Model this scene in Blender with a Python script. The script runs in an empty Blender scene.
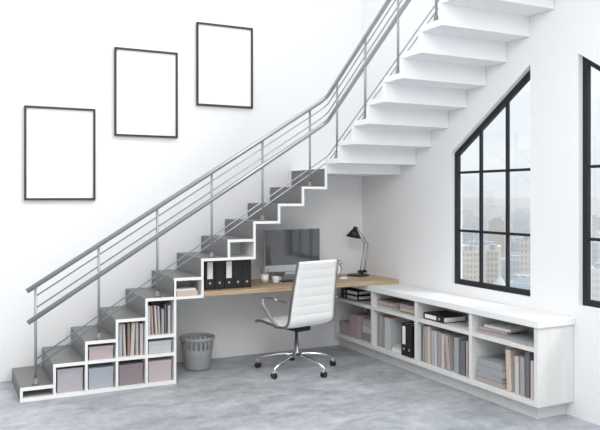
import bpy, math, random
from math import sin, cos, pi, radians as R
from mathutils import Matrix, Vector, Euler
random.seed(7)
SC = bpy.context.scene
COL = SC.collection

# ------------------------------------------------------------------ materials
MATS = {}
def mat(name, color, rough=0.6, metal=0.0, noise=None, bump=None, spec=0.5, coat=0.0):
    """noise=(scale(x,y,z) or s, amount, color2) ; bump=(scale,strength)"""
    m = bpy.data.materials.new(name); m.use_nodes = True
    nt = m.node_tree; b = nt.nodes['Principled BSDF']
    b.inputs['Base Color'].default_value = (*color, 1)
    b.inputs['Roughness'].default_value = rough
    b.inputs['Metallic'].default_value = metal
    b.inputs['Specular IOR Level'].default_value = spec
    b.inputs['Coat Weight'].default_value = coat
    tc = nt.nodes.new('ShaderNodeTexCoord')
    def noise_node(scale, detail=6):
        mp = nt.nodes.new('ShaderNodeMapping')
        mp.inputs['Scale'].default_value = scale if isinstance(scale, tuple) else (scale,)*3
        nt.links.new(tc.outputs['Object'], mp.inputs['Vector'])
        n = nt.nodes.new('ShaderNodeTexNoise'); n.inputs['Scale'].default_value = 1
        n.inputs['Detail'].default_value = detail; n.inputs['Roughness'].default_value = .6
        nt.links.new(mp.outputs['Vector'], n.inputs['Vector'])
        return n
    if noise:
        n = noise_node(noise[0]); cr = nt.nodes.new('ShaderNodeValToRGB')
        cr.color_ramp.elements[0].position = .5-noise[1]; cr.color_ramp.elements[1].position = .5+noise[1]
        cr.color_ramp.elements[0].color = (*color, 1); cr.color_ramp.elements[1].color = (*noise[2], 1)
        nt.links.new(n.outputs['Fac'], cr.inputs['Fac']); nt.links.new(cr.outputs['Color'], b.inputs['Base Color'])
    if bump:
        n = noise_node(bump[0]); bp = nt.nodes.new('ShaderNodeBump')
        bp.inputs['Strength'].default_value = bump[1]; bp.inputs['Distance'].default_value = .01
        nt.links.new(n.outputs['Fac'], bp.inputs['Height']); nt.links.new(bp.outputs['Normal'], b.inputs['Normal'])
    MATS[name] = m
    return m

mat('wall_paint', (.86,.865,.875), .9, bump=(60,.05), spec=.2)
mat('wall_grey', (.6,.605,.61), .9, bump=(60,.05), spec=.2)
mat('white_lacquer', (.86,.86,.865), .45, noise=((3,3,30),.3,(.82,.82,.825)), spec=.3)
mat('white_edge', (.9,.9,.89), .4)
mat('white_plaster', (.86,.865,.875), .85, spec=.2)
mat('painted_wood', (.78,.78,.775), .5, noise=((14,14,3),.25,(.70,.70,.69)), spec=.3)
mat('grey_wood', (.14,.142,.145), .45, noise=((2.5,30,30),.28,(.21,.212,.215)), bump=((4,60,60),.15))
mat('post_steel', (.25,.255,.26), .6, .5)
mat('post_metal', (.36,.365,.375), .4, .6)
mat('oak', (.42,.285,.17), .45, noise=((2.2,26,26),.22,(.65,.49,.33)), bump=((4,50,50),.12))
mat('steel', (.42,.43,.44), .32, .9)
mat('brushed_steel', (.30,.31,.32), .42, .75)
mat('chrome', (.90,.90,.91), .2, 1.0)
mat('dark_frame', (.018,.019,.022), .5, spec=.3)
mat('picture_black', (.03,.03,.032), .45)
mat('paper_white', (.92,.92,.92), .7, spec=.2)
mat('black_binder', (.012,.012,.013), .5, bump=(200,.05))
mat('black_plastic', (.015,.015,.016), .4)
mat('leather_white', (.93,.925,.92), .45, bump=(90,.08))
mat('leather_edge', (.42,.42,.43), .35, .9)
mat('basket_grey', (.35,.355,.365), .5)
mat('porcelain', (.88,.88,.88), .2, coat=.4)
mat('screen', (.06,.065,.07), .12, 0, spec=.8, coat=1)
mat('aluminium', (.62,.65,.69), .35, .6)
mat('pencil_orange', (.65,.25,.06), .5)
mat('pencil_dark', (.05,.05,.06), .5)
mat('pencil_tan', (.55,.38,.2), .5)
mat('yellow', (.75,.55,.15), .6)
BOOK = dict(
  grey=(.38,.395,.41), bluegrey=(.45,.475,.50), darkgrey=(.17,.18,.20), pink=(.50,.405,.405), palepink=(.62,.53,.52),
  mauve=(.40,.335,.355), peach=(.66,.53,.45), tan=(.44,.37,.315), lightgrey=(.56,.58,.60), brown=(.30,.25,.22), taupe=(.42,.385,.365), white=(.82,.82,.82))
for k, c in BOOK.items(): mat('cloth_'+k, c, .75, noise=(40,.3,tuple(v*.92 for v in c)), spec=.2)
mat('pages', (.66,.62,.57), .85, noise=((4,4,300),.2,(.50,.47,.44)), spec=.1)
for k, c in dict(lilac=(.47,.455,.49), blue=(.42,.46,.51), plum=(.30,.255,.27), rose=(.56,.485,.49), pinkish=(.50,.43,.44), pearl=(.56,.57,.61), dustypink=(.44,.36,.37), slate=(.30,.31,.33)).items():
    mat('box_'+k, c, .8, noise=(30,.3,tuple(v*.93 for v in c)), spec=.15)

# floor: polished concrete
def concrete():
    m = bpy.data.materials.new('polished_concrete'); m.use_nodes = True
    nt = m.node_tree; b = nt.nodes['Principled BSDF']; L = nt.links.new
    tc = nt.nodes.new('ShaderNodeTexCoord')
    def nz(s, d, rgh=.6, dist=0):
        n = nt.nodes.new('ShaderNodeTexNoise'); n.inputs['Scale'].default_value = s; n.inputs['Detail'].default_value = d
        n.inputs['Roughness'].default_value = rgh; n.inputs['Distortion'].default_value = dist
        L(tc.outputs['Object'], n.inputs['Vector']); return n
    mpp = nt.nodes.new('ShaderNodeMapping'); mpp.inputs['Scale'].default_value = (.8,1.7,1); mpp.inputs['Rotation'].default_value = (0,0,.3); L(tc.outputs['Object'], mpp.inputs['Vector'])
    a = nz(1.6, 9, .68, .5); L(mpp.outputs[0], a.inputs['Vector']); c = nz(9, 8, .7)
    mx = nt.nodes.new('ShaderNodeMath'); mx.operation = 'MULTIPLY_ADD'; mx.inputs[1].default_value = .45
    mu = nt.nodes.new('ShaderNodeMath'); mu.operation = 'MULTIPLY'; mu.inputs[1].default_value = .55
    L(a.outputs['Fac'], mu.inputs[0]); L(c.outputs['Fac'], mx.inputs[0]); L(mu.outputs[0], mx.inputs[2])
    cr = nt.nodes.new('ShaderNodeValToRGB'); e = cr.color_ramp.elements
    e[0].position = .36; e[0].color = (.225,.25,.278,1); e[1].position = .63; e[1].color = (.53,.555,.58,1)
    L(mx.outputs[0], cr.inputs['Fac']); L(cr.outputs['Color'], b.inputs['Base Color'])
    rr = nt.nodes.new('ShaderNodeMapRange'); rr.inputs['To Min'].default_value = .35; rr.inputs['To Max'].default_value = .6
    L(c.outputs['Fac'], rr.inputs['Value']); L(rr.outputs[0], b.inputs['Roughness'])
    b.inputs['Specular IOR Level'].default_value = .35
    MATS['concrete'] = m
concrete()

def glass():
    m = bpy.data.materials.new('window_glass'); m.use_nodes = True
    nt = m.node_tree; nt.nodes.remove(nt.nodes['Principled BSDF']); o = nt.nodes['Material Output']
    t = nt.nodes.new('ShaderNodeBsdfTransparent'); t.inputs['Color'].default_value = (.97,.985,.99,1)
    g = nt.nodes.new('ShaderNodeBsdfGlossy'); g.inputs['Roughness'].default_value = .02
    mx = nt.nodes.new('ShaderNodeMixShader'); mx.inputs[0].default_value = .05
    nt.links.new(t.outputs[0], mx.inputs[1]); nt.links.new(g.outputs[0], mx.inputs[2]); nt.links.new(mx.outputs[0], o.inputs['Surface'])
    MATS['glass'] = m
glass()

def facade(name, wall, win, sx, sz):
    m = bpy.data.materials.new(name); m.use_nodes = True
    nt = m.node_tree; b = nt.nodes['Principled BSDF']; L = nt.links.new
    tc = nt.nodes.new('ShaderNodeTexCoord'); sp = nt.nodes.new('ShaderNodeSeparateXYZ'); L(tc.outputs['Object'], sp.inputs[0])
    ad = nt.nodes.new('ShaderNodeMath'); ad.operation = 'ADD'; L(sp.outputs['X'], ad.inputs[0]); L(sp.outputs['Y'], ad.inputs[1])
    def stripe(src, period, duty):
        d = nt.nodes.new('ShaderNodeMath'); d.operation = 'DIVIDE'; d.inputs[1].default_value = period; L(src, d.inputs[0])
        f = nt.nodes.new('ShaderNodeMath'); f.operation = 'FRACT'; L(d.outputs[0], f.inputs[0])
        g = nt.nodes.new('ShaderNodeMath'); g.operation = 'LESS_THAN'; g.inputs[1].default_value = duty; L(f.outputs[0], g.inputs[0])
        return g
    a = stripe(ad.outputs[0], sx, .5); c = stripe(sp.outputs['Z'], sz, .55)
    mu = nt.nodes.new('ShaderNodeMath'); mu.operation = 'MULTIPLY'; L(a.outputs[0], mu.inputs[0]); L(c.outputs[0], mu.inputs[1])
    mx = nt.nodes.new('ShaderNodeMix'); mx.data_type = 'RGBA'
    mx.inputs['A'].default_value = (*wall,1); mx.inputs['B'].default_value = (*win,1)
    L(mu.outputs[0], mx.inputs['Factor']); L(mx.outputs['Result'], b.inputs['Base Color']); b.inputs['Roughness'].default_value = .8
    MATS[name] = m
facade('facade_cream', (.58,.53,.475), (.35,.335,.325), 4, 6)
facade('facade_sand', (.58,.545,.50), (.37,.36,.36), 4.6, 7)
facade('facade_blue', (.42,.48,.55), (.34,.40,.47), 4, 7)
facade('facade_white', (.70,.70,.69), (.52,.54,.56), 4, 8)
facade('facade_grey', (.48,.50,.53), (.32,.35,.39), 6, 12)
mat('teal_roof', (.42,.50,.51), .6)
mat('city_ground', (.52,.56,.60), .9, noise=(.01,.2,(.42,.46,.50)))

# ------------------------------------------------------------------ mesh builder
class MB:
    def __init__(s): s.v = []; s.f = []; s.sm = []
    def add(s, vs, fs, M=None, smooth=False):
        n = len(s.v)
        s.v += [tuple(M @ Vector(v)) if M is not None else tuple(v) for v in vs]
        s.f += [tuple(i+n for i in f) for f in fs]; s.sm += [smooth]*len(fs)
        return s
    def box(s, x0, x1, y0, y1, z0, z1, M=None, bev=0):
        if bev <= 0:
            vs = [(x,y,z) for z in (z0,z1) for y in (y0,y1) for x in (x0,x1)]
            return s.add(vs, [(0,2,3,1),(4,5,7,6),(0,1,5,4),(2,6,7,3),(0,4,6,2),(1,3,7,5)], M)
        b = min(bev, (x1-x0)*.45, (y1-y0)*.45, (z1-z0)*.45)      # chamfered box
        vs = []; idx = {}
        for iz,z in enumerate((z0,z1)):
            for iy,y in enumerate((y0,y1)):
                for ix,x in enumerate((x0,x1)):
                    dx = b if ix==0 else -b; dy = b if iy==0 else -b; dz = b if iz==0 else -b
                    for a,p in enumerate(((x,y+dy,z+dz),(x+dx,y,z+dz),(x+dx,y+dy,z))):
                        idx[(ix,iy,iz,a)] = len(vs); vs.append(p)
        fs = []
        for a in range(3):
            for sd in (0,1):
                def key(u,v):
                    k = [0,0,0]; k[a] = sd; o = [i for i in range(3) if i != a]; k[o[0]] = u; k[o[1]] = v
                    return idx[(k[0],k[1],k[2],a)]
                fs.append((key(0,0),key(1,0),key(1,1),key(0,1)))
        for a in range(3):
            o = [i for i in range(3) if i != a]
            for u in (0,1):
                for v in (0,1):
                    def kk(t, ax):
                        k = [0,0,0]; k[a] = t; k[o[0]] = u; k[o[1]] = v; return idx[(k[0],k[1],k[2],ax)]
                    fs.append((kk(0,o[0]),kk(1,o[0]),kk(1,o[1]),kk(0,o[1])))
        for ix in (0,1):
            for iy in (0,1):
                for iz in (0,1): fs.append(tuple(idx[(ix,iy,iz,a)] for a in range(3)))
        return s.add(vs, fs, M)
    def prism(s, pts, axis, a0, a1, M=None):
        """polygon pts (2D) extruded along axis 0/1/2"""
        n = len(pts); vs = []
        for a in (a0, a1):
            for p in pts:
                v = list(p); v.insert(axis, a); vs.append(tuple(v))
        fs = [tuple(range(n))[::-1], tuple(range(n, 2*n))] + [(i,(i+1)%n,(i+1)%n+n,i+n) for i in range(n)]
        return s.add(vs, fs, M)
    def tube(s, path, r, n=10, caps=True, M=None, closed=False):
        P = [Vector(p) for p in path]; rs = r if isinstance(r, (list,tuple)) else [r]*len(P)
        vs = []; fs = []; up = None; m = len(P)
        for i, p in enumerate(P):
            if closed: t = (P[(i+1)%m]-P[i-1]).normalized()
            else: t = ((P[min(i+1,m-1)]-P[i]).normalized() + (P[i]-P[max(i-1,0)]).normalized()).normalized()
            if up is None:
                up = Vector((0,0,1)) if abs(t.z) < .9 else Vector((1,0,0))
            x = t.cross(up).normalized(); up = x.cross(t).normalized(); y = up
            for k in range(n):
                a = 2*pi*k/n; vs.append(tuple(p + (x*cos(a)+y*sin(a))*rs[i]))
        rng = m if closed else m-1
        for i in range(rng):
            j = (i+1)%m
            for k in range(n): fs.append((i*n+k, i*n+(k+1)%n, j*n+(k+1)%n, j*n+k))
        s.add(vs, fs, M, True)
        if caps and not closed:
            q = len(s.v) - len(vs)
            s.f += [tuple(q+k for k in range(n))[::-1], tuple(q+(m-1)*n+k for k in range(n))]; s.sm += [False, False]
        return s
    def lathe(s, prof, n=32, c=(0,0,0), M=None, smooth=True):
        vs = []; fs = []
        for r, z in prof:
            for k in range(n): a = 2*pi*k/n; vs.append((c[0]+max(r,1e-4)*cos(a), c[1]+max(r,1e-4)*sin(a), c[2]+z))
        for i in range(len(prof)-1):
            for k in range(n): fs.append((i*n+k, i*n+(k+1)%n, (i+1)*n+(k+1)%n, (i+1)*n+k))
        return s.add(vs, fs, M, smooth)
    def build(s, name, m, parent=None, mods=None):
        off = Vector((0,0,0)); p = parent
        while p is not None: off += p.location; p = p.parent
        me = bpy.data.meshes.new(name)
        me.from_pydata([tuple(Vector(v)-off) for v in s.v], [], s.f); me.update()
        import bmesh
        b = bmesh.new(); b.from_mesh(me)
        for f, q in zip(b.faces, s.sm): f.smooth = q
        bmesh.ops.recalc_face_normals(b, faces=b.faces); b.to_mesh(me); b.free()
        me.materials.append(MATS[m] if isinstance(m, str) else m)
        o = bpy.data.objects.new(name, me); COL.objects.link(o)
        if parent is not None: o.parent = parent
        return o

def tag(o, label=None, cat=None, group=None, kind=None):
    if label: o['label'] = label
    if cat: o['category'] = cat
    if group: o['group'] = group
    if kind: o['kind'] = kind
    return o
def thing(name, label, cat, loc=(0,0,0), group=None):
    o = bpy.data.objects.new(name, None); COL.objects.link(o); o.location = loc; o.empty_display_size = .1
    return tag(o, label, cat, group)
def struct(o): o['kind'] = 'structure'; return o
def kids(o): return [c for c in COL.objects if c.parent is o]
def copy_tree(o, parent=None):
    c = o.copy(); COL.objects.link(c)
    if parent is not None: c.parent = parent
    for ch in kids(o): copy_tree(ch, c)
    return c

# ------------------------------------------------------------------ dimensions (metres)
X0, W, RZ, R1 = .566, .2686, .1734, .118      # lower flight
YF, YB, XR = 6.437, 7.25, 4.466                # front plane of stair, back wall, right wall
XU, T, ZA, R2 = 3.53, .2728, 2.088, .1715      # upper flight
def lvl(k): return R1 + k*RZ

# ------------------------------------------------------------------ the room
struct(MB().box(-.9, XR, -1.2, YB, -.2, 0).build('floor', 'concrete'))
struct(MB().box(-1.1, XR+.3, YB, YB+.25, -.2, 5.6).build('wall_back', 'wall_paint'))
struct(MB().box(-1.1, -.9, -1.2, YB, -.2, 5.6).build('unseen_wall_left', 'wall_grey'))  # out of view, toned grey to cut bounce and darken the left side
wr = MB()
WX0, WX1 = XR, XR+.15
w1a, w1b, w2a, w2b = 4.522, 5.59, 2.93, 4.012
sill, zl, zh = .888, 2.18, 2.882
YE = .9
wr.box(WX0, WX1, w1b, YB, -.2, 5.6)
wr.box(WX0, WX1, w2b, w1a, -.2, 5.6)
wr.box(WX0, WX1, YE, w2a, -.2, 5.6)
wr.box(WX0, WX1, w1a, w1b, -.2, sill); wr.box(WX0, WX1, w2a, w2b, -.2, sill)
wr.prism([(w1a,5.6),(w1a,zh),(w1b,zl),(w1b,5.6)], 0, WX0, WX1)
wr.prism([(w2a,5.6),(w2a,zl),(w2b,zh),(w2b,5.6)], 0, WX0, WX1)
struct(wr.build('wall_right', 'wall_paint'))

def window(n, ya, yb, za, zb, mull, name):
    """frame polygon in YZ between ya<yb with top heights za at ya, zb at yb"""
    fx0, fx1 = XR+.05, XR+.085
    o = MB(); fw = .050
    sl = (zb-za)/(yb-ya); dz = fw*math.sqrt(1+sl*sl)
    o.box(fx0, fx1, ya, yb, sill, sill+fw)
    o.prism([(ya,sill+fw),(ya+fw,sill+fw),(ya+fw,za+sl*fw-dz),(ya,za-dz)],0,fx0,fx1)
    o.prism([(yb-fw,sill+fw),(yb,sill+fw),(yb,zb-dz),(yb-fw,zb-sl*fw-dz)],0,fx0,fx1)
    o.prism([(ya,za-dz),(yb,zb-dz),(yb,zb),(ya,za)],0,fx0,fx1)
    root = struct(o.build(name, 'dark_frame'))
    for m in mull:
        zt = za+sl*(m-ya)-dz*.9
        MB().box(fx0+.004, fx1-.006, m-.014, m+.014, sill+fw, zt).build('mullion', 'dark_frame', root)
    for z in (1.415, 1.985):
        b = MB()
        b.box(fx0+.006, fx1-.008, ya+fw*.8, yb-fw*.8, z-.012, z+.012)
        b.build('transom', 'dark_frame', root)
    i = .05
    g = MB().prism([(ya+i,sill+i),(yb-i,sill+i),(yb-i,zb-i-sl*i-.01),(ya+i,za-i+sl*i-.01)],0,XR+.066,XR+.070)
    g.build('window_pane', 'glass', root)
window(1, w1a, w1b, zh, zl, [4.866, 5.218], 'window_1')
window(2, w2a, w2b, zl, zh, [3.30, 3.64], 'window_2')

# ------------------------------------------------------------------ staircase
st = thing('staircase', 'white-edged staircase with dark grey wood treads turning up along the window wall', 'staircase', (X0, YF, 0))
th = .026
for k in range(11):                      # lower flight: a tread board and a riser board per step
    x, z = X0+k*W, lvl(k)
    x1 = x+W-.0005
    MB().box(x+.001, x1, YF+.0202, YB-.004, z-th, z).build('tread', 'grey_wood', st)
    zb = 0 if k == 0 else lvl(k-1)
    MB().box(x, x+th, YF+.0202, YB-.004, zb, z-th-.0002).build('riser', 'grey_wood', st)
    f = MB()
    f.box(x, x+W+(.02 if k < 11 else 0), YF, YF+.02, z-th, z)
    f.box(x, x+.021, YF, YF+.02, (.0305 if k == 0 else lvl(k-1)), z-th)
    f.build('edge_trim', 'white_edge', st)['label'] = 'white front edge of the step'
XL = X0+11*W
MB().box(XL+.001, XL+th, YF+.0202, YB-.004, lvl(10), 2.04).build('riser', 'grey_wood', st)
f = MB(); f.box(XL, XL+.021, YF, YF+.02, lvl(10), 2.04); f.build('edge_trim', 'white_edge', st)['label'] = 'white front edge of the step'
MB().box(XL+th+.0002, XR-.004, YF, YB-.004, 1.99, 2.04).build('landing', 'white_plaster', st)
MB().box(XL+th+.0002, XR-.004, YF, YF+.04, 2.0402, ZA+.05).build('riser', 'white_plaster', st)
# upper flight: saw-tooth slab climbing towards the camera along the right wall
NU = 13
for k in range(NU):
    y, z = YF-k*T, ZA+k*R2
    b = MB().box(XU, XR-.004, y-T, y-.0002, z, z+.05)
    b.build('tread', 'white_plaster', st)
    b = MB().box(XU+.006, XR-.004, y-T, y-T+.05, z+.05, z+R2)
    b.build('riser', 'white_plaster', st)
# boxes of the lower flight carried over the desk (open cubbies in the zigzag)
cub = MB()
d0, d1 = YF, YF+.36
def cubby(bm, xa, xb, za, zb, left=True, right=True, bottom=True, depth=.36, ot=.021):
    if left: bm.box(xa, xa+ot, YF, YF+depth, za, zb)
    if right: bm.box(xb, xb+ot, YF, YF+depth, za, zb)
    if bottom: bm.box(xa, xb+ot, YF, YF+depth, za-.0, za+.024)
    bm.box(xa, xb+ot, YF+depth, YF+depth+.012, za, zb)
x5, x6, x7, x8 = [X0+i*W for i in (5,6,7,8)]
b = MB(); e = .0006
b.box(x5, x6+.021, YF-e, YF+.0201, lvl(4)-.026, lvl(4)); b.box(x5+th+.002, x6+.021, YF+.0201, d1, lvl(4)-.026, lvl(4)-.001); b.box(x6, x6+.021, YF-e, d1, lvl(4), lvl(5)-th-e)
b.box(x5, x5+.021, YF-e, YF+.0201, lvl(4), lvl(5)-th)
b.box(x5+th+.002, x6+.021, d1, d1+.012, lvl(4)-.026, lvl(5)-th-e)
b.build('cubby', 'white_edge', st)['label'] = 'small open cubby under a step beside the desk'
b = MB()
b.box(x7, x8+.021, YF-e, YF+.0201, lvl(6)-.026, lvl(6)-e); b.box(x7+th+.002, x8+.021, YF+.0201, d1, lvl(6)-.026, lvl(6)-.001); b.box(x8, x8+.021, YF-e, d1, lvl(6), lvl(7)-th-e)
b.box(x7+th+.002, x8+.021, d1, d1+.012, lvl(6)-.026, lvl(7)-th-e)
b.build('cubby', 'white_edge', st)['label'] = 'small open cubby above the desk binders'

# storage shelf under the lower steps
sh = thing('under_stair_shelf', 'white stepped open shelf unit built under the lowest steps', 'shelf', (X0, YF, 0))
pt = .021
X = [X0+i*W for i in range(12)]
for i in range(1, 6):
    if i == 5:
        MB().box(X[5], X[5]+pt, YF, YF+.40, .0305, lvl(4)-th-.001).build('upright_panel', 'white_edge', sh)
        continue
    MB().box(X[i], X[i]+pt, YF, YF+.40, .0305, lvl(i-1)-th-.001).build('upright_panel', 'white_edge', sh)
b = MB(); b.box(X0, X0+5*W+pt, YF, YF+.0201, 0, .03); b.box(X0+th+.001, X0+5*W+pt, YF+.0201, YF+.40, .0005, .03); b.build('bottom_board', 'white_edge', sh)
def shelf(x0, x1, z, name='shelf_board'):
    MB().box(x0+pt, x1, YF, YF+.40, z-.026, z).build(name, 'white_edge', sh)
for i in (1,2,3,4):
    if i > 1: shelf(X[i], X[i+1], lvl(1)-.0 if False else lvl(0)+RZ)
shelf(X[4], X[5], lvl(2))
bk = MB()
for i in range(5): bk.box(X[i]+th+.002, X[i+1]-.0005, YF+.401, YF+.411, .031, lvl(i)-th-.002)
bk.build('back_panel', 'white_lacquer', sh)

# ------------------------------------------------------------------ railing
rl = thing('stair_railing', 'brushed steel railing with slim posts and double handrails following the stairs', 'railing', (.7, 6.53, lvl(0)))
YP, XP = 6.53, 3.58
slope = RZ/W; us = R2/T
def lowz(x): return R1 + (x-X0)*slope
def upz(y): return ZA + (YF-y)*us
YEND = YF-(NU-.2)*T
def rail_path(rel_lo, rel_lo_end, rel_up, xs, yend=YEND, rad=.075, corner_x=3.50):
    xc = XP
    zs = lowz(xs)+rel_lo; ze = lowz(XP-rad)+rel_lo_end
    pts = [Vector((xs,YP,zs)), Vector((XP-rad, YP, ze))]
    zup0 = upz(YP-rad)+rel_up
    for i in range(1,8):
        a = i/8*pi/2
        t = i/8
        pts.append(Vector((XP-rad+rad*sin(a), YP-rad+rad*cos(a), ze+(zup0-ze)*t)))
    pts += [Vector((XP, YP-rad, zup0)), Vector((XP, yend, upz(yend)+rel_up))]
    return pts
def rail(name, lo, loe, up, xs, r, mt='steel', n=12):
    return MB().tube(rail_path(lo, loe, up, xs), r, n).build(name, mt, rl)
rail('handrail', .772, .722, .755, .627, .022)
rail('handrail', .493, .462, .49, .635, .022)
rail('thin_rail', .678, .635, .665, .70, .0065)
rail('thin_rail', .575, .545, .575, .70, .0065)
rail('thin_rail', .128, .10, .121, .71, .0062)
rail('thin_rail', .064, .04, .059, .71, .0062)
for k in (0,2,4,6,8,10):
    x = X0+(k+.5)*W; z = lvl(k); zt = lowz(x)+.772-(x-.627)*.0177-.012
    MB().tube([(x,YP,z),(x,YP,zt)], .0115, 12).build('post', 'post_metal', rl)
    MB().lathe([(0,z),(.032,z),(.032,z+.012),(.022,z+.016),(.021,z+.05),(.014,z+.056)], 16, (x,YP,0)).build('post_base', 'post_steel', rl)
for k in (0,2,4,6,8,10,12):
    y = YF-(k+.5)*T; z = ZA+k*R2+.05; zt = upz(y)+.755-.012
    MB().tube([(XP,y,z),(XP,y,zt)], .0115, 12).build('post', 'post_metal', rl)
    MB().lathe([(0,z),(.032,z),(.032,z+.012),(.022,z+.016),(.021,z+.05),(.014,z+.056)], 16, (XP,y,0)).build('post_base', 'post_steel', rl)

# ------------------------------------------------------------------ picture frames
def picture(x0, x1, z0, z1, label):
    t = thing('picture_frame', label, 'picture frame', ((x0+x1)/2, YB, z0), 'black framed blank pictures on the back wall')
    fw = .020; y0 = YB-.03
    f = MB()
    f.box(x0, x1, y0, YB-.001, z0, z0+fw); f.box(x0, x1, y0, YB-.001, z1-fw, z1)
    f.box(x0, x0+fw, y0, YB-.001, z0+fw, z1-fw); f.box(x1-fw, x1, y0, YB-.001, z0+fw, z1-fw)
    f.build('frame', 'picture_black', t)
    MB().box(x0+fw, x1-fw, YB-.014, YB-.002, z0+fw, z1-fw).build('blank_print', 'paper_white', t)
picture(.672, 1.337, 1.715, 2.622, 'black framed blank picture, lowest and leftmost of three on the wall')
picture(1.525, 2.182, 2.364, 3.261, 'black framed blank picture, middle of the three climbing the wall')
picture(2.39, 3.037, 2.722, 3.61, 'black framed blank picture, highest and rightmost of the three')

# ------------------------------------------------------------------ desk top
ZD0, ZD = .791, .835
t = thing('desk', 'long oak desk top running from the stair cubby to the window wall', 'desk', (3.3, 6.9, ZD0))
MB().box(2.202, XR-.003, 6.475, YB-.003, ZD0, ZD, bev=.003).build('desktop', 'oak', t)

# ------------------------------------------------------------------ low cabinet along the right wall
cb = thing('low_bookcase', 'long white low bookcase with open bays under the windows', 'bookcase', (XR, 5.6, 0))
CX = 4.078; BK = XR-.003; CY0, CY1 = 4.055, YB-.003
MB().box(4.16, BK, 4.135, CY1, 0, .118).build('plinth', 'painted_wood', cb)
MB().box(CX, BK, CY0, CY1, .118, .156, bev=.002).build('bottom_board', 'painted_wood', cb)
MB().box(4.063, BK, 4.038, CY1, .735, .790, bev=.003).build('countertop', 'white_lacquer', cb)
MB().box(BK-.012, BK, CY0+.04, CY1-.04, .157, .734).build('back_panel', 'painted_wood', cb)
DIV = [(4.055,4.093),(4.817,4.857),(5.613,5.655),(6.402,6.445),(7.203,7.247)]
for a, c in DIV: MB().box(CX, BK-.001, a, c, .1565, .7345, bev=.001).build('upright_panel', 'painted_wood', cb)
for i in range(4):
    MB().box(CX+.003, BK-.013, DIV[i][1]+.001, DIV[i+1][0]-.001, .540, .575).build('shelf_board', 'painted_wood', cb)

# ------------------------------------------------------------------ books, binders and boxes
def block_M(loc, rz=0, lean=0, ry=0, tilt=0):
    return loc, (tilt, lean+ry, rz)
def place(o, loc, rz=0, ry=0, rx=0):
    o.location = loc
    o.rotation_euler = (Matrix.Rotation(rz,3,'Z') @ Matrix.Rotation(ry,3,'Y') @ Matrix.Rotation(rx,3,'X')).to_euler()
    return o
def book(color, t, d, h, label, group, name='book'):
    """local: thickness x 0..t, spine at y=0, depth to +y, height z"""
    o = thing(name, label, 'book', (0,0,0), group)
    c = MB(); b = min(.003, t*.2)
    c.box(0, b, .004, d, 0, h); c.box(t-b, t, .004, d, 0, h)
    n = 6; pts = [(t/2-(t/2)*cos(pi*i/n), .004-.006*sin(pi*i/n)) for i in range(n+1)]
    c.prism(pts+[(t, .008),(0, .008)], 2, 0, h)
    c.build('cover', 'cloth_'+color, o)
    MB().box(b, t-b, .008, d-.004, .003, h-.004).build('pages', 'pages', o)
    return o
def binder(t, d, h, label, group=None, lab=True):
    o = thing('ring_binder', label, 'binder', (0,0,0), group)
    c = MB(); b = .003
    c.box(0, b, 0, d, 0, h); c.box(t-b, t, 0, d, 0, h); c.box(b, t-b, 0, b, 0, h)
    c.build('cover', 'black_binder', o)
    MB().box(b+.004, t-b-.012, b+.006, d-.012, .006, h-.012).build('paper_stack', 'paper_white', o)
    rg = MB(); rr = .0125
    M = Matrix.Translation((t/2, -.0015, h*.21)) @ Matrix.Rotation(pi/2, 4, 'X')
    rg.lathe([(.004,0),(rr,0),(rr,.002),(.004,.003)], 20, M=M); rg.build('finger_ring', 'aluminium', o)
    if lab:
        l = MB().box(t*.2, t*.8, -.0015, 0, h*.36, h*.92).build('spine_label', 'paper_white', o)
        q = MB()
        for i in range(7): q.box(t*.26, t*.74, -.002, -.0014, h*(.42+i*.066), h*(.425+i*.066))
        q.box(t*.24, t*.26, -.002, -.0014, h*.40, h*.84)
        q.build('ruled_lines', 'cloth_lightgrey', l)
    return o
def box(color, w, d, h, label, group=None, name='storage_box', lidh=.03):
    o = thing(name, label, 'box', (0,0,0), group)
    b = MB(); b.box(.003, w-.003, .003, d-.003, 0, h-.004, bev=.002); b.build('box_body', 'box_'+color, o)
    MB().box(0, w, 0, d, h-lidh, h, bev=.002).build('box_lid', 'box_'+color, o)
    return o

# boxes under the stairs  (front faces just behind the shelf edge)
g = 'lidded storage boxes in the stepped shelf'
fl = .0305
for i, c, label, tt in ((1,'lilac','pale lilac lidded box, leftmost on the bottom shelf under the stairs',.237),
                    (2,'blue','pale blue lidded box, second from left on the bottom shelf',.215),
                    (3,'plum','dark plum lidded box, third from left on the bottom shelf',.218),
                    (4,'rose','rose pink lidded box, rightmost on the bottom shelf by the basket',.222)):
    place(box(c, W-pt-.026, .30, tt-.03, label, g), (X[i]+pt+.014, YF+.035, fl))
place(box('pinkish', W-pt-.03, .30, .118, 'low dusty pink box on the second shelf under the third step', g), (X[2]+pt+.014, YF+.03, lvl(1)+.0005))
place(box('pearl', W-pt-.028, .30, .115, 'low pearl grey box between the rose box and the taller books', g), (X[4]+pt+.014, YF+.03, lvl(1)+.0005))

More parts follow.
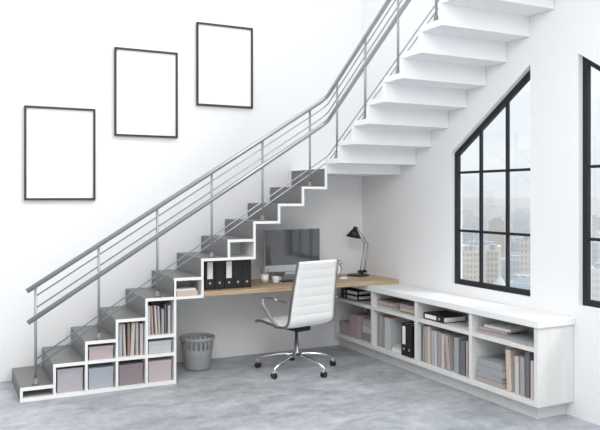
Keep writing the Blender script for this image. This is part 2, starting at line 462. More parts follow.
# books under the stairs
def row(specs, z, y, group, rz=0, axis='x', hinge=0):
    for (p0, p1, h, c, lean, label, d) in specs:
        o = book(c, p1-p0, d, h, label, group)
        if axis == 'x':
            place(o, (p0, y, z+.0008+max(0,sin(lean))*(p1-p0)*0), 0, lean)
            if lean > 0: o.location.z += (p1-p0)*sin(lean)
        else:      # right cabinet, rows run towards -Y; p0>p1
            pass
g = 'upright books in the left stair compartment'
row([(1.408,1.440,.300,'bluegrey',0,'blue grey book, leftmost in the left row of stair books',.22),
     (1.452,1.474,.295,'palepink',-.035,'slim pale pink book leaning left beside the blue grey one',.22),
     (1.487,1.512,.300,'brown',0,'dark brown book beside the leaning peach book in the left row',.20),
     (1.5135,1.547,.302,'peach',.04,'peach book leaning right in the left row of stair books',.22),
     (1.562,1.588,.300,'bluegrey',0,'blue grey book right of the leaning peach book',.22),
     (1.602,1.632,.288,'palepink',0,'pale pink book, rightmost in the left row of stair books',.22)], lvl(1), YF+.05, g)
g = 'upright books in the right stair compartment'
row([(1.668,1.700,.270,'lightgrey',0,'light grey book, leftmost in the right row of stair books',.22),
     (1.712,1.729,.268,'pink',-.04,'slim pink book beside the light grey one under the stair post',.22),
     (1.748,1.768,.270,'peach',-.06,'peach coloured book leaning left in the right row of stair books',.22),
     (1.775,1.795,.262,'bluegrey',-.05,'blue grey book leaning beside the peach one',.22),
     (1.803,1.829,.232,'taupe',0,'short taupe book in the right row of stair books',.20),
     (1.834,1.850,.272,'darkgrey',0,'dark grey thin book in the right row of stair books',.18),
     (1.866,1.890,.262,'lightgrey',0,'pale grey book, rightmost in the right row of stair books',.22)], lvl(2), YF+.05, g)

# lying things in the cubby by the desk
def lying(color, w, d, t, loc, rz, label, group, name='book', cat='book', sp='x'):
    """book lying flat, w along local x, spine at local -y"""
    o = thing(name, label, cat, (0,0,0), group)
    c = MB(); b = min(.0025, t*.2)
    c.box(0, w, .002, d, 0, b); c.box(0, w, .002, d, t-b, t); c.box(0, w, 0, .004, 0, t)
    c.build('cover', 'cloth_'+color, o)
    MB().box(.003, w-.003, .004, d-.004, b, t-b).build('pages', 'pages', o)
    return place(o, loc, rz)
zc = lvl(4)+.0006
lying('peach', .205, .20, .042, (1.945, YF+.03, zc), 0, 'peach book lying at the bottom of the cubby beside the desk', 'books lying in the cubby')
lying('white', .19, .19, .022, (1.943, YF+.04, zc+.043), 0, 'white book lying on the peach book in the cubby', 'books lying in the cubby')

# desk binders
xs = [2.272, 2.372, 2.470, 2.566, 2.662]
for i, x in enumerate(xs):
    lb = ['black binder with a white spine label, leftmost on the desk','plain black binder between the two labelled binders',
          'black binder with a white spine label, middle of the five on the desk','plain black binder right of the middle labelled binder on the desk',
          'plain black binder, rightmost of the five on the oak desk'][i]
    place(binder(.094, .27, .293, lb, 'black binders standing on the desk', i in (0,2)), (x, 6.60, ZD+.0008))

# ---- low bookcase contents. spines face -X : rotate local frame by -90 deg (local +y -> world +x, local +x -> world -y)
RZc = -pi/2
def crow(specs, z, group, x=4.12):
    for (ya, yb, h, c, lean, label, d) in specs:      # ya (far) > yb (near)
        o = book(c, ya-yb, d, h, label, group)
        place(o, (x, ya, z+.0008), RZc, lean)
        if lean > 0: o.location.z += (ya-yb)*sin(lean)
z0 = .157
g = 'upright books in the third bay of the bookcase'
crow([(5.603,5.586,.33,'darkgrey',0,'thin dark grey book, farthest in the third bay of the bookcase',.22),
      (5.583,5.562,.335,'tan',.03,'tan book second from the far end of the third bay',.22),
      (5.552,5.512,.345,'grey',0,'mid grey book between the tan and the peach book in the third bay',.24),
      (5.508,5.462,.352,'peach',-.005,'peach book with bright cover standing in the third bay',.24),
      (5.445,5.405,.325,'bluegrey',-.02,'blue grey book just nearer than the peach one in the third bay',.24),
      (5.398,5.362,.325,'lightgrey',-.02,'light grey book between blue grey and mauve books in the third bay',.24),
      (5.352,5.305,.33,'mauve',0,'thick mauve book in the middle of the third bay',.25),
      (5.300,5.252,.318,'palepink',0,'pale pink book beside the thick mauve one in the third bay',.24),
      (5.215,5.165,.312,'pink',-.12,'rose pink book leaning back towards the mauve books in the third bay',.24),
      (5.112,5.048,.318,'grey',0,'grey book just beyond the dark one with a yellow tab in the third bay',.25),
      (5.030,4.960,.300,'darkgrey',0,'thick dark grey book with a yellow tab on top in the third bay',.25),
      (4.945,4.918,.310,'pink',0,'slim dusty pink book, nearest in the third bay of the bookcase',.24)], z0, g)
# yellow tab on the dark grey book
tb = [o for o in COL.objects if o.get('label','').startswith('thick dark grey book')][0]
tm = MB().box(.018, .052, .01, .10, .3, .303).build('page_tab', 'yellow', tb)
tm['label'] = 'yellow page tab'
for v in tm.data.vertices: pass
g = 'upright books in the nearest bay of the bookcase'
crow([(4.438,4.382,.335,'peach',-.05,'peach book leaning on the grey folders in the nearest bay',.24),
      (4.345,4.30,.30,'lightgrey',-.02,'light grey book right of the peach one in the nearest bay',.24),
      (4.285,4.238,.305,'taupe',-.01,'taupe book in the middle of the nearest bay row',.24),
      (4.230,4.185,.362,'darkgrey',0,'tall dark grey book, tallest in the nearest bay',.25),
      (4.172,4.140,.300,'palepink',0,'pale pink book, nearest of all in the low bookcase',.24)], z0, g)
g = 'grey folders lying in the nearest bay'
zz = z0+.0008
for i,(c,tk,ya,yb,lb) in enumerate([('taupe',.040,4.79,4.475,'taupe folder, lowest of the stack lying in the nearest bay'),
        ('grey',.046,4.805,4.49,'grey folder lying on the taupe one in the nearest bay'),
        ('grey',.05,4.80,4.47,'grey folder, second from the top of the lying stack'),
        ('grey',.055,4.795,4.50,'grey folder, topmost of the stack lying in the nearest bay')]):
    lying(c, ya-yb, .30, tk, (4.11+.006*i, ya, zz), RZc+[0,.02,-.03,.02][i], lb, g, 'folder', 'folder'); zz += tk+.0012
g = 'magazines on the upper shelf of the nearest bay'
zz = .5758
for c,tk,ya,dep,rz,lb,xx in [('grey',.028,4.50,.24,-.15,'grey magazine lying at the near end of the upper shelf',4.13),]:
    lying(c, .34, dep, tk, (xx, ya, zz), RZc+rz, lb, g, 'magazine', 'magazine')
lying('taupe', .30, .22, .026, (4.125, 4.80, .5758), RZc+.0, 'taupe book lying at the bottom of the magazine pile in the nearest bay', g, 'magazine', 'magazine')
lying('pink', .31, .22, .024, (4.13, 4.79, .6030), RZc+.12, 'dusty pink magazine in the middle of the pile in the nearest bay', g, 'magazine', 'magazine')
wm = lying('white', .30, .20, .020, (4.15, 4.74, .6285), RZc+.05, 'white patterned magazine on top of the pile in the nearest bay', g, 'magazine', 'magazine')
# binders in the bookcase
g2 = 'black binders upright in the second bay'
o = binder(.088, .27, .32, 'black binder with a white label standing upright in the second bay of the bookcase', g2, True); place(o, (4.105, 5.915, z0+.0008), RZc)
o = binder(.088, .27, .32, 'plain black binder standing against the panel in the second bay of the bookcase', g2, False); place(o, (4.105, 5.825, z0+.0008), RZc)
def lying_binder(ya, z, label, rz=0, L=.31, t=.06, xx=4.115):
    o = binder(t, .27, L, label, None, True)
    # spine stays facing -X, height now along the row (-Y)
    o.rotation_euler = (Matrix.Rotation(RZc+rz,3,'Z') @ Matrix.Rotation(pi/2,3,'Y')).to_euler()
    o.location = (xx, ya, z+t)
    return o
lying_binder(5.25+.31, .5758, 'black binder lying with its white label forward in the third bay', 0, t=.062)
for o in [x for x in COL.objects if x.get('label','').startswith('black binder lying with')]:
    o.rotation_euler = (Matrix.Rotation(RZc,3,'Z') @ Matrix.Rotation(-pi/2,3,'Y')).to_euler(); o.location = (4.115, 5.25, .5758)
lying_binder(7.15, .5758, 'black binder lying at the bottom of the pair on the far upper shelf', .04, t=.056, xx=4.12, L=.36)
lying_binder(7.15, .6325, 'black binder lying on top of the pair on the far upper shelf', .07, t=.052, xx=4.12, L=.35)
# boxes in the far bay
g = 'boxes in the far bay of the bookcase'
place(box('dustypink', .19, .24, .145, 'low dusty pink box at the far end of the farthest bay', g, lidh=.025), (4.12, 7.19, z0+.0006), RZc)
place(box('dustypink', .20, .24, .255, 'tall dusty pink box in the middle of the farthest bay', g, lidh=.02), (4.12, 6.975, z0+.0006), RZc)
place(box('slate', .26, .22, .085, 'slate grey box at the bottom of the stack in the farthest bay', g, lidh=.02), (4.15, 6.74, z0+.0006), RZc)
place(box('pearl', .25, .22, .07, 'pale grey box in the middle of the stack in the farthest bay', g, lidh=.02), (4.15, 6.735, z0+.0866), RZc)
place(box('pinkish', .24, .22, .075, 'small pink box on top of the grey stack in the farthest bay', g, lidh=.02), (4.15, 6.73, z0+.1576), RZc)
place(box('slate', .30, .075, .32, 'tall slate grey box standing behind the dusty pink boxes', g, lidh=.02), (4.368, 7.0, z0+.0006), RZc)
# second bay
g = 'upright books and folders in the second bay'
crow([(6.390,6.362,.32,'taupe',0,'thin taupe book, farthest in the second bay of the bookcase',.24),
      (6.355,6.305,.33,'grey',.02,'grey book beside the thin taupe one in the second bay',.24),
      (6.288,6.262,.325,'mauve',0,'thin mauve book between the grey book and the big folder',.24)], z0, g)
o = thing('document_file', 'wide pale grey document file with a peach top beside the thin mauve book', 'file box', (0,0,0))
MB().box(0, .012, 0, .27, 0, .325).build('side_board', 'cloth_peach', o)
MB().box(.012, .10, .004, .26, 0, .31).build('file_body', 'cloth_lightgrey', o)
MB().box(.012, .10, .0, .27, .3105, .325).build('top_board', 'cloth_peach', o)
place(o, (4.12, 6.245, z0+.0008), RZc)
g = 'small white books lying in the second bay'
lying('white', .17, .20, .03, (4.13, 6.115, z0+.0008), RZc, 'white book at the bottom of the small pile beside the upright binder', g)
lying('lightgrey', .16, .19, .026, (4.14, 6.11, z0+.0322), RZc+.03, 'pale grey book on top of the small pile beside the upright binder', g)
g = 'notebooks on the upper shelf of the second bay'
zz = .5758
for c, tk, rz, lb in (('peach',.02,.0,'peach notebook, lowest of the farther pile on the upper shelf'),('taupe',.02,.08,'taupe notebook, second in the farther pile on the upper shelf'),
                  ('peach',.018,-.05,'peach notebook, third in the farther pile on the upper shelf'),('brown',.016,.06,'brown notebook, topmost of the farther pile on the upper shelf')):
    lying(c, .30, .22, tk, (4.125, 6.385, zz), RZc+rz*.4, lb, g, 'notebook', 'notebook'); zz += tk+.0012
zz = .5758
for c, tk, rz, lb in (('brown',.02,.0,'brown notebook, lowest of the nearer pile on the upper shelf'),('peach',.02,.05,'peach notebook, second in the nearer pile on the upper shelf'),
                  ('taupe',.022,-.03,'taupe notebook, third in the nearer pile on the upper shelf'),('mauve',.02,.04,'mauve notebook, topmost of the nearer pile on the upper shelf')):
    lying(c, .28, .22, tk, (4.125, 5.965, zz), RZc+rz*.4, lb, g, 'notebook', 'notebook'); zz += tk+.0012

# ------------------------------------------------------------------ desk objects
t = thing('pencil_cup', 'white cup full of pencils beside the black binders', 'cup', (2.975, 6.76, ZD))
MB().lathe([(0,.002),(.036,.002),(.037,0),(.042,.105),(.039,.105),(.034,.008),(0,.008)], 28, (2.975,6.76,ZD+.0006)).build('cup_body', 'porcelain', t)
for i,(a,l,m) in enumerate([(0,.17,'pencil_orange'),(1.1,.16,'pencil_tan'),(2.3,.175,'pencil_dark'),(3.3,.155,'pencil_dark'),(4.2,.17,'pencil_tan'),(5.3,.165,'pencil_orange')]):
    q = MB().tube([(2.975+.012*cos(a),6.76+.012*sin(a),ZD+.012),(2.975+.043*cos(a),6.76+.043*sin(a),ZD+l-.015),(2.975+.046*cos(a),6.76+.046*sin(a),ZD+l)],[.004,.004,.001],6)
    q.build('pencil', m, t)
t = thing('saucer', 'small white saucer under the coffee cup', 'saucer', (3.12,6.80,ZD))
MB().lathe([(0,0),(.035,0),(.062,.010),(.063,.012),(.036,.004),(0,.004)], 28, (3.12,6.80,ZD+.0006)).build('dish', 'porcelain', t)
t = thing('coffee_cup', 'white coffee cup standing on its saucer', 'cup', (3.12,6.80,ZD+.006))
MB().lathe([(0,0),(.024,0),(.038,.03),(.041,.066),(.038,.066),(.034,.03),(.02,.006),(0,.006)], 28, (3.12,6.80,ZD+.0056)).build('cup_body', 'porcelain', t)
MB().tube([(3.158,6.80,ZD+.062),(3.178,6.80,ZD+.056),(3.182,6.80,ZD+.04),(3.156,6.80,ZD+.028)], .005, 8).build('handle', 'porcelain', t)

t = thing('desktop_monitor', 'slim silver desktop monitor with dark screen behind the office chair', 'monitor', (3.39,6.98,ZD))
mx0, mx1 = 3.062, 3.74
MB().box(mx0, mx1, 6.965, 6.985, .93, 1.40, bev=.004).build('housing', 'aluminium', t)
MB().box(mx0+.008, mx1-.008, 6.962, 6.9655, 1.005, 1.392).build('screen', 'screen', t)
MB().prism([(6.985,.90),(6.99,1.1),(7.0,1.1),(7.07,ZD+.01),(7.055,ZD+.01)], 0, 3.32, 3.48).build('stand_neck', 'aluminium', t)
MB().box(3.30, 3.50, 6.93, 7.12, ZD+.0006, ZD+.010, bev=.003).build('stand_foot', 'aluminium', t)
t = thing('keyboard', 'low dark keyboard lying in front of the monitor', 'keyboard', (3.35,6.80,ZD))
MB().box(3.19, 3.60, 6.82, 6.94, ZD+.0006, ZD+.014, bev=.003).build('keyboard_body', 'black_plastic', t)
q = MB()
for i in range(14):
    for j in range(4): q.box(3.20+i*.0282, 3.224+i*.0282, 6.828+j*.027, 6.850+j*.027, ZD+.0142, ZD+.018)
q.build('keys', 'cloth_slate' if 'cloth_slate' in MATS else 'cloth_darkgrey', t)

t = thing('alarm_clock', 'twin bell alarm clock between the chair and the desk lamp', 'clock', (3.94,6.98,ZD))
cz = ZD+.095; Mc = Matrix.Translation((3.94,6.98,cz)) @ Matrix.Rotation(pi/2,4,'X')
MB().lathe([(0,-.025),(.068,-.025),(.075,-.018),(.075,.022),(.068,.028),(.062,.022)], 32, M=Mc).build('case', 'steel', t)
q = MB().lathe([(0,.020),(.063,.020)], 32, M=Mc).build('dial', 'paper_white', t)
h = MB(); h.box(-.002,.002,-.0,.04,.0205,.022,M=Mc); h.box(0,.03,-.002,.002,.0205,.022,M=Mc); h.build('hands', 'black_plastic', q)
for s in (-1,1):
    M = Matrix.Translation((3.94+s*.055,6.98,cz+.068)) @ Matrix.Rotation(s*.6,4,'Y')
    MB().lathe([(.036,0),(.034,.014),(.022,.026),(.0,.030),],20,M=M).build('bell', 'chrome', t)
    MB().tube([(3.94+s*.045,6.98,cz-.058),(3.94+s*.062,6.98,ZD+.0006)],[.006,.004],8).build('foot', 'chrome', t)
MB().tube([(3.905,6.98,cz+.085),(3.915,6.98,cz+.115),(3.965,6.98,cz+.115),(3.975,6.98,cz+.085)], .004, 8).build('carry_handle', 'chrome', t)
t = thing('computer_mouse', 'small white computer mouse lying beside the alarm clock', 'mouse', (3.96,6.86,ZD))
MB().lathe([(0,.022),(.02,.020),(.03,.012),(.033,.0)],20,M=Matrix.Translation((3.97,6.84,ZD+.0006))@Matrix.Diagonal((1.7,1,1,1))).build('mouse_body', 'porcelain', t)
MB().box(3.95,3.954,6.815,6.84,ZD+.0205,ZD+.023).build('scroll_wheel','cloth_grey',t)

lx, ly = 4.275, 7.03
t = thing('desk_lamp', 'black jointed desk lamp standing at the window end of the desk', 'lamp', (lx,ly,ZD))
MB().lathe([(0,.018),(.11,.016),(.13,.010),(.132,0),(0,0)], 36, (lx,ly,ZD+.0006)).build('lamp_base', 'black_plastic', t)
q = MB(); q.box(lx+.0,lx+.11,ly-.018,ly+.018,ZD+.03,ZD+.052,bev=.004); q.tube([(lx+.055,ly,ZD+.015),(lx+.055,ly,ZD+.035)],.016,12)
q.tube([(lx+.03,ly-.03,ZD+.05),(lx+.03,ly+.03,ZD+.05)],.012,10); q.tube([(lx+.085,ly-.03,ZD+.05),(lx+.085,ly+.03,ZD+.05)],.012,10); 
q.build('bracket', 'black_plastic', t)
q = MB(); q.tube([(lx+.028,ly,ZD+.05),(lx+.085,ly,1.20)],.0055,8); q.build('lower_arm','steel',t)
q = MB(); q.tube([(lx+.085,ly,ZD+.05),(lx+.135,ly,1.19)],.0055,8); q.build('lower_arm','steel',t)
q = MB(); q.tube([(lx+.085,ly,1.20),(lx-.03,ly,1.375)],.0055,8); q.tube([(lx+.135,ly,1.19),(lx-.01,ly,1.39)],.0055,8); q.build('upper_arm','steel',t)
Ml = Matrix.Translation((lx-.035,ly,1.40)) @ Matrix.Rotation(.22,4,'Y')
MB().lathe([(0,0),(.022,0),(.028,-.03),(.045,-.05),(.09,-.125),(.087,-.125),(.042,-.05),(.022,-.03),(0,-.02)],28,M=Ml).build('lamp_shade','black_plastic',t)
MB().lathe([(0,-.04),(.02,-.055),(.026,-.08),(.015,-.1),(0,-.104)],16,M=Ml).build('bulb','porcelain',t)

# ------------------------------------------------------------------ waste basket
t = thing('waste_basket', 'round grey waste basket with slots below the rim, beside the stepped shelf', 'waste basket', (0,0,0))
n = 80; prof = [(.128,.003),(.130,.01),(.148,.150),(.156,.205),(.158,.225),(.166,.290),(.168,.305)]
vs=[]; fs=[]
for r, z in prof:
    for k in range(n): a=2*pi*k/n; vs.append((r*cos(a), r*sin(a), z))
for i in range(len(prof)-1):
    for k in range(n):
        if i in (3,4) and False: continue
        if i == 4 and k % 4 in (0,1): continue
        if i == 3 and k % 4 in (0,1): continue
        fs.append((i*n+k, i*n+(k+1)%n, (i+1)*n+(k+1)%n, (i+1)*n+k))
fs.append(tuple(range(n))[::-1])
b = MB().add(vs, fs, None, True); o = b.build('basket_body', 'basket_grey', t)
sm = o.modifiers.new('thick', 'SOLIDIFY'); sm.thickness = .004; sm.offset = -1
MB().lathe([(.166,.292),(.176,.292),(.180,.300),(.180,.322),(.174,.327),(.164,.322),(.162,.30),(.166,.292)], 48).build('rim', 'basket_grey', t)
t.location = (2.297, 6.925, .001)

# ------------------------------------------------------------------ office chair (local: faces +Y)
ch = thing('office_chair', 'white leather swivel office chair with ribbed back and chrome five-star base', 'office chair', (0,0,0))
# side profile: list of (y,z) from seat front to back top
P = []
def bez(a,b,c,d,n):
    for i in range(n):
        t_=i/n; u=1-t_
        P.append(tuple(u**3*a[j]+3*u*u*t_*b[j]+3*u*t_*t_*c[j]+t_**3*d[j] for j in (0,1)))
bez((.30,.478),(.25,.515),(.10,.485),(-.05,.478),12)
ns0 = len(P)
bez((-.05,.478),(-.17,.470),(-.225,.475),(-.245,.56),12)
bez((-.245,.56),(-.265,.70),(-.29,.90),(-.345,1.125),34); P.append((-.345,1.125))
L_ = [0]
for i in range(1,len(P)): L_.append(L_[-1]+math.dist(P[i],P[i-1]))
split = ns0+5
def width(i):
    s_ = L_[i]/L_[-1]
    return .286 if s_ < .42 else .286-(s_-.42)/.58*.040
def pad(i0, i1, name, rib=.09, amp=.005):
    """padded ribbed strip between profile indices, ribs displaced on both faces"""
    NX = 12; fr = []; 
    idx = list(range(i0, i1+1)); sub = []
    for a in range(len(idx)-1):
        for q in range(4): sub.append(idx[a]+q/4)
    sub.append(idx[-1])
    def at(s_):
        i = min(int(s_), len(P)-2); f_ = s_-i
        p = (P[i][0]*(1-f_)+P[i+1][0]*f_, P[i][1]*(1-f_)+P[i+1][1]*f_)
        i2 = max(i-1,0); j2 = min(i+2,len(P)-1)
        d = (P[j2][0]-P[i2][0], P[j2][1]-P[i2][1]); m = math.hypot(*d); d = (d[0]/m, d[1]/m)
        l = L_[i]*(1-f_)+L_[i+1]*f_
        return p, d, l, width(i)*(1-f_)+width(i+1)*f_
    vs = []; fs = []; rows = len(sub)
    ring = None
    for ri, s_ in enumerate(sub):
        p, d, l, w = at(s_); nrm = (-d[1], d[0])     # points to the sitter side for seat moving back
        ph = (l % rib)/rib; bulge = amp*math.sin(pi*ph)**.35
        end = min(ri, rows-1-ri)/3.0; endf = min(1, .35+end*.65)
        top = []; bot = []
        for k in range(NX+1):
            u = -1+2*k/NX; ef = (1-abs(u)**6)
            th_ = (.012+bulge*ef)*endf*(.55+.45*ef)
            top.append((u*w, p[0]+(-nrm[0])*th_, p[1]+(-nrm[1])*th_)); bot.append((u*w, p[0]+nrm[0]*th_, p[1]+nrm[1]*th_))
        ringv = top + bot[::-1]; vs += ringv
    m = 2*(NX+1)
    for ri in range(rows-1):
        for k in range(m): fs.append((ri*m+k, ri*m+(k+1)%m, (ri+1)*m+(k+1)%m, (ri+1)*m+k))
    fs.append(tuple(range(m))[::-1]); fs.append(tuple((rows-1)*m+k for k in range(m)))
    b = MB().add(vs, fs, None, True)
    return b.build(name, 'leather_white', ch)
pad(0, split, 'seat')
pad(split, len(P)-1, 'backrest')
for s in (-1,1):       # aluminium side rails following the profile
    q = MB(); pts = []
    vs=[]; fs=[]
    for i,p in enumerate(P):
        i2=max(i-1,0); j2=min(i+1,len(P)-1); d=(P[j2][0]-P[i2][0],P[j2][1]-P[i2][1]); m=math.hypot(*d); nrm=(-d[1]/m,d[0]/m)
        w=width(i); hh=.013
        for (dx,dn) in ((0,-hh),(.009,-hh),(.009,hh),(0,hh)): vs.append((s*(w+dx),p[0]+nrm[0]*dn,p[1]+nrm[1]*dn))
    for i in range(len(P)-1):
        for k in range(4): fs.append((i*4+k,i*4+(k+1)%4,(i+1)*4+(k+1)%4,(i+1)*4+k))
    fs += [(0,1,2,3),tuple((len(P)-1)*4+k for k in range(4))]
    q.add(vs,fs); q.build('side_rail','leather_edge',ch)
    # arm loop: flat chrome band from back rail forward, round, then diagonal down to the seat rail
    A = [(-.268,.735),(-.18,.742),(-.05,.748),(.07,.748),(.12,.738),(.145,.712),(.137,.682),(.11,.650),(.015,.565),(-.06,.505),(-.075,.480)]
    Q=[]
    for i in range(len(A)-1):
        p0=A[max(i-1,0)];p1=A[i];p2=A[i+1];p3=A[min(i+2,len(A)-1)]
        for k in range(5):
            t_=k/5; Q.append(tuple(.5*((2*p1[j])+(-p0[j]+p2[j])*t_+(2*p0[j]-5*p1[j]+4*p2[j]-p3[j])*t_*t_+(-p0[j]+3*p1[j]-3*p2[j]+p3[j])*t_**3) for j in (0,1)))
    Q.append(A[-1]); vs=[];fs=[]
    for i,p in enumerate(Q):
        i2=max(i-1,0); j2=min(i+1,len(Q)-1); d=(Q[j2][0]-Q[i2][0],Q[j2][1]-Q[i2][1]); m=math.hypot(*d); nrm=(-d[1]/m*.007,d[0]/m*.007)
        xo=.303 + (.018 if 8 < i < len(Q)-6 else 0)
        for (dx,dn) in ((0,-1),(.028,-1),(.028,1),(0,1)): vs.append((s*(xo+dx-.014),p[0]+nrm[0]*dn,p[1]+nrm[1]*dn))
    for i in range(len(Q)-1):
        for k in range(4): fs.append((i*4+k,i*4+(k+1)%4,(i+1)*4+(k+1)%4,(i+1)*4+k))
    fs += [(0,1,2,3),tuple((len(Q)-1)*4+k for k in range(4))]
    MB().add(vs,fs).build('armrest','chrome',ch)
MB().box(-.28,.28,-.035,-.005,.452,.466).build('cross_bar','leather_edge',ch)
MB().box(-.28,.28,.10,.13,.470,.482).build('cross_bar','leather_edge',ch)
q=MB(); q.box(-.09,.09,-.13,.12,.405,.452,bev=.012); q.box(-.05,.05,-.16,-.12,.415,.445,bev=.008); q.build('tilt_mechanism','black_plastic',ch)
MB().tube([(.08,.02,.425),(.2,.03,.425),(.24,.03,.43)],.006,8).build('height_lever','black_plastic',ch)
q=MB(); q.lathe([(.0,.41),(.016,.41),(.016,.30),(.022,.30),(.023,.185),(.034,.180),(.036,.13),(.026,.122),(0,.122)],24); q.build('gas_column','steel',ch)
for i in range(5):
    a = R(272.8)+i*2*pi/5
    Ma = Matrix.Rotation(a,4,'Z')
    pts=[(.02,0,.160),(.12,0,.158),(.24,0,.142),(.34,0,.120),(.408,0,.094)]
    vs=[];fs=[]; ww=[.026,.023,.020,.017,.014]; hh=[.019,.017,.015,.012,.010]
    n=10
    for (x,y,z),w_,h_ in zip(pts,ww,hh):
        for k in range(n): b_=2*pi*k/n; vs.append((x,w_*cos(b_),z+h_*sin(b_)))
    for j in range(4):
        for k in range(n): fs.append((j*n+k,j*n+(k+1)%n,(j+1)*n+(k+1)%n,(j+1)*n+k))
    fs += [tuple(range(n)),tuple(4*n+k for k in range(n))]
    leg = MB().add(vs,fs,Ma,True).build('leg','chrome',ch)
    wa = R([20,70,-40,110,-15][i])
    Mw = Matrix.Translation((.408*cos(a),.408*sin(a),0)) @ Matrix.Rotation(wa,4,'Z')
    c = MB(); c.tube([(0,0,.045),(0,0,.10)],.006,8,M=Mw); c.box(-.026,.024,-.012,.012,.046,.068,M=Mw,bev=.006)
    cc = c.build('caster','chrome',leg)
    for s in (-1,1):
        Mq = Mw @ Matrix.Translation((-.006,s*.017,.0285)) @ Matrix.Rotation(pi/2,4,'X')
        MB().lathe([(0,-.010),(.024,-.010),(.028,-.006),(.028,.006),(.024,.010),(0,.010)],20,M=Mq).build('wheel','black_plastic',leg)
ch.location = (3.17, 6.41, 0.0005); ch.rotation_euler = (0,0,R(12))

# ------------------------------------------------------------------ the city outside, far below
struct(MB().box(60, 9000, -3000, 12000, -262, -260).build('ground', 'city_ground'))
cam_az = lambda u: .4644+math.atan((u-300)/707.6)
protos = {}
rnd = random.Random(3)
def tower(kind, az, D, top, w, d, roof=None, label=None, name='high_rise'):
    x, y = D*sin(az), D*cos(az)
    h = top+260
    t = thing(name, label or 'pale high-rise block in the hazy city far beyond the windows', 'building', (0,0,0), 'distant city high-rises')
    if label: del t['group']
    b = MB().box(-w/2,w/2,-d/2,d/2,0,h); b.build('tower_block', 'facade_'+kind, t)
    r = MB()
    if roof == 'cone': r.lathe([(w*.5,h),(w*.3,h+w*.3),(0,h+w*.7)],8); r.build('roof','teal_roof',t)
    else: r.box(-w*.3,w*.3,-d*.3,d*.3,h,h+6); r.build('roof_house','facade_grey',t)
    t.location=(x,y,-260); t.rotation_euler=(0,0,-az+rnd.uniform(-.35,.35))
zat = lambda v,D: 1.75-(v-196.5)*D/707.6/ (1/1.0)
kinds=['cream','sand','white','blue','grey','cream','white']
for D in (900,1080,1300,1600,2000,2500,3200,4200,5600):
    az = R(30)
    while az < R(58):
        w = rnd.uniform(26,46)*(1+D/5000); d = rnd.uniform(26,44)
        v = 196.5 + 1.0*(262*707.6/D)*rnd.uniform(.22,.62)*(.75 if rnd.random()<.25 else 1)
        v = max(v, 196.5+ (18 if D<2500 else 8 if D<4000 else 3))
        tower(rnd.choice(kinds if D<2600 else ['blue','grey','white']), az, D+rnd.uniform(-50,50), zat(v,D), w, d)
        az += (w*rnd.uniform(1.1,1.7))/D
tower('cream', cam_az(527), 760, zat(238,760), 13, 13, label='tall cream tower at the right edge of the first window')
tower('blue', cam_az(523), 640, zat(278,640), 22, 20, label='low blue-grey block at the lower right of the first window')
tower('sand', cam_az(500), 700, zat(281,700), 12, 12, roof='cone', label='small tower with a pale teal pointed roof beyond the first window')
tower('cream', cam_az(493), 800, zat(248,800), 14, 14, label='slender cream tower in the middle of the first window')
tower('cream', cam_az(470), 780, zat(250,780), 15, 14, label='slender cream tower in the left light of the first window')

# haze over the city
def haze():
    m = bpy.data.materials.new('city_haze'); m.use_nodes = True; nt = m.node_tree
    nt.nodes.remove(nt.nodes['Principled BSDF'])
    v = nt.nodes.new('ShaderNodeVolumeScatter'); v.inputs['Color'].default_value=(.93,.96,1,1); v.inputs['Density'].default_value=.00028
    v.inputs['Anisotropy'].default_value=.3
    nt.links.new(v.outputs[0], nt.nodes['Material Output'].inputs['Volume']); MATS['haze']=m
HAZE = True
if HAZE:
    haze()
    o = MB().box(120, 8000, -1500, 11000, -259, -12).build('city_haze', 'haze'); tag(o, 'pale blue haze lying over the distant city', 'haze', kind='stuff')

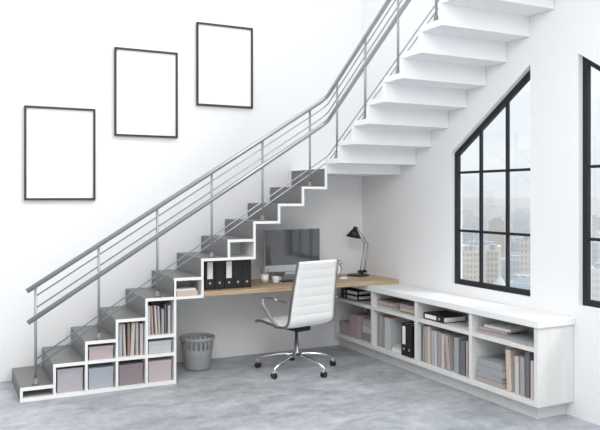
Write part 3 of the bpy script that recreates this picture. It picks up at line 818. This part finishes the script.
# ------------------------------------------------------------------ light
w = bpy.data.worlds.new('sky'); SC.world = w; w.use_nodes = True; nt = w.node_tree; L = nt.links.new
bg = nt.nodes['Background']; bg.inputs['Strength'].default_value = 1.12
tc = nt.nodes.new('ShaderNodeTexCoord'); sp = nt.nodes.new('ShaderNodeSeparateXYZ'); L(tc.outputs['Generated'], sp.inputs[0])
cr = nt.nodes.new('ShaderNodeValToRGB'); e = cr.color_ramp.elements
e[0].position=0; e[0].color=(.585,.615,.645,1); e[1].position=1; e[1].color=(1.32,1.33,1.34,1); m_=e.new(.32); m_.color=(.76,.785,.805,1)
L(sp.outputs['Z'], cr.inputs['Fac'])
mp = nt.nodes.new('ShaderNodeMapping'); mp.inputs['Scale'].default_value=(1.2,1.2,6); L(tc.outputs['Generated'], mp.inputs['Vector'])
nz = nt.nodes.new('ShaderNodeTexNoise'); nz.inputs['Scale'].default_value=3; nz.inputs['Detail'].default_value=7; L(mp.outputs['Vector'], nz.inputs['Vector'])
c2 = nt.nodes.new('ShaderNodeValToRGB'); c2.color_ramp.elements[0].position=.40; c2.color_ramp.elements[1].position=.62
c2.color_ramp.elements[0].color=(0,0,0,1)
L(nz.outputs['Fac'], c2.inputs['Fac'])
mx = nt.nodes.new('ShaderNodeMix'); mx.data_type='RGBA'; mx.blend_type='MULTIPLY'; mx.inputs['B'].default_value=(1.10,1.08,1.06,1)
L(cr.outputs['Color'], mx.inputs['A']); L(c2.outputs['Color'], mx.inputs['Factor']); L(mx.outputs['Result'], bg.inputs['Color'])

def sun(name, direction, strength, angle, col=(1,.985,.96)):
    l = bpy.data.lights.new(name, 'SUN'); l.energy = strength; l.angle = R(angle); l.color = col
    o = bpy.data.objects.new(name, l); COL.objects.link(o)
    o.rotation_euler = Vector(direction).to_track_quat('-Z','Y').to_euler(); return o
sun('sun', (-.58, .56, -.85), 1.25, 16)

al = bpy.data.lights.new('added_fill_light', 'AREA'); al.shape = 'SQUARE'; al.size = 2.4; al.energy = 88; al.color = (1,.985,.965)  # added soft fill for right wall and bookcase, not a lamp of the room
ao = bpy.data.objects.new('added_fill_light', al); COL.objects.link(ao); ao.location = (.3, .8, 4.4)
ao.rotation_euler = (Vector((4.3,5.2,1.3))-ao.location).to_track_quat('-Z','Y').to_euler()

# ------------------------------------------------------------------ camera
cam = bpy.data.cameras.new('camera'); co = bpy.data.objects.new('camera', cam); COL.objects.link(co)
cam.sensor_width = 36; cam.sensor_fit = 'HORIZONTAL'; cam.lens = 707.57/600*36
cam.shift_y = -(215-196.53)/600; cam.clip_end = 20000
co.location = (0,0,1.75); co.rotation_euler = (pi/2, 0, -.4644)
SC.camera = co
vs = SC.view_settings; vs.view_transform='Standard'; vs.look='None'; vs.exposure=.40; vs.gamma=1; vs.use_curve_mapping=False
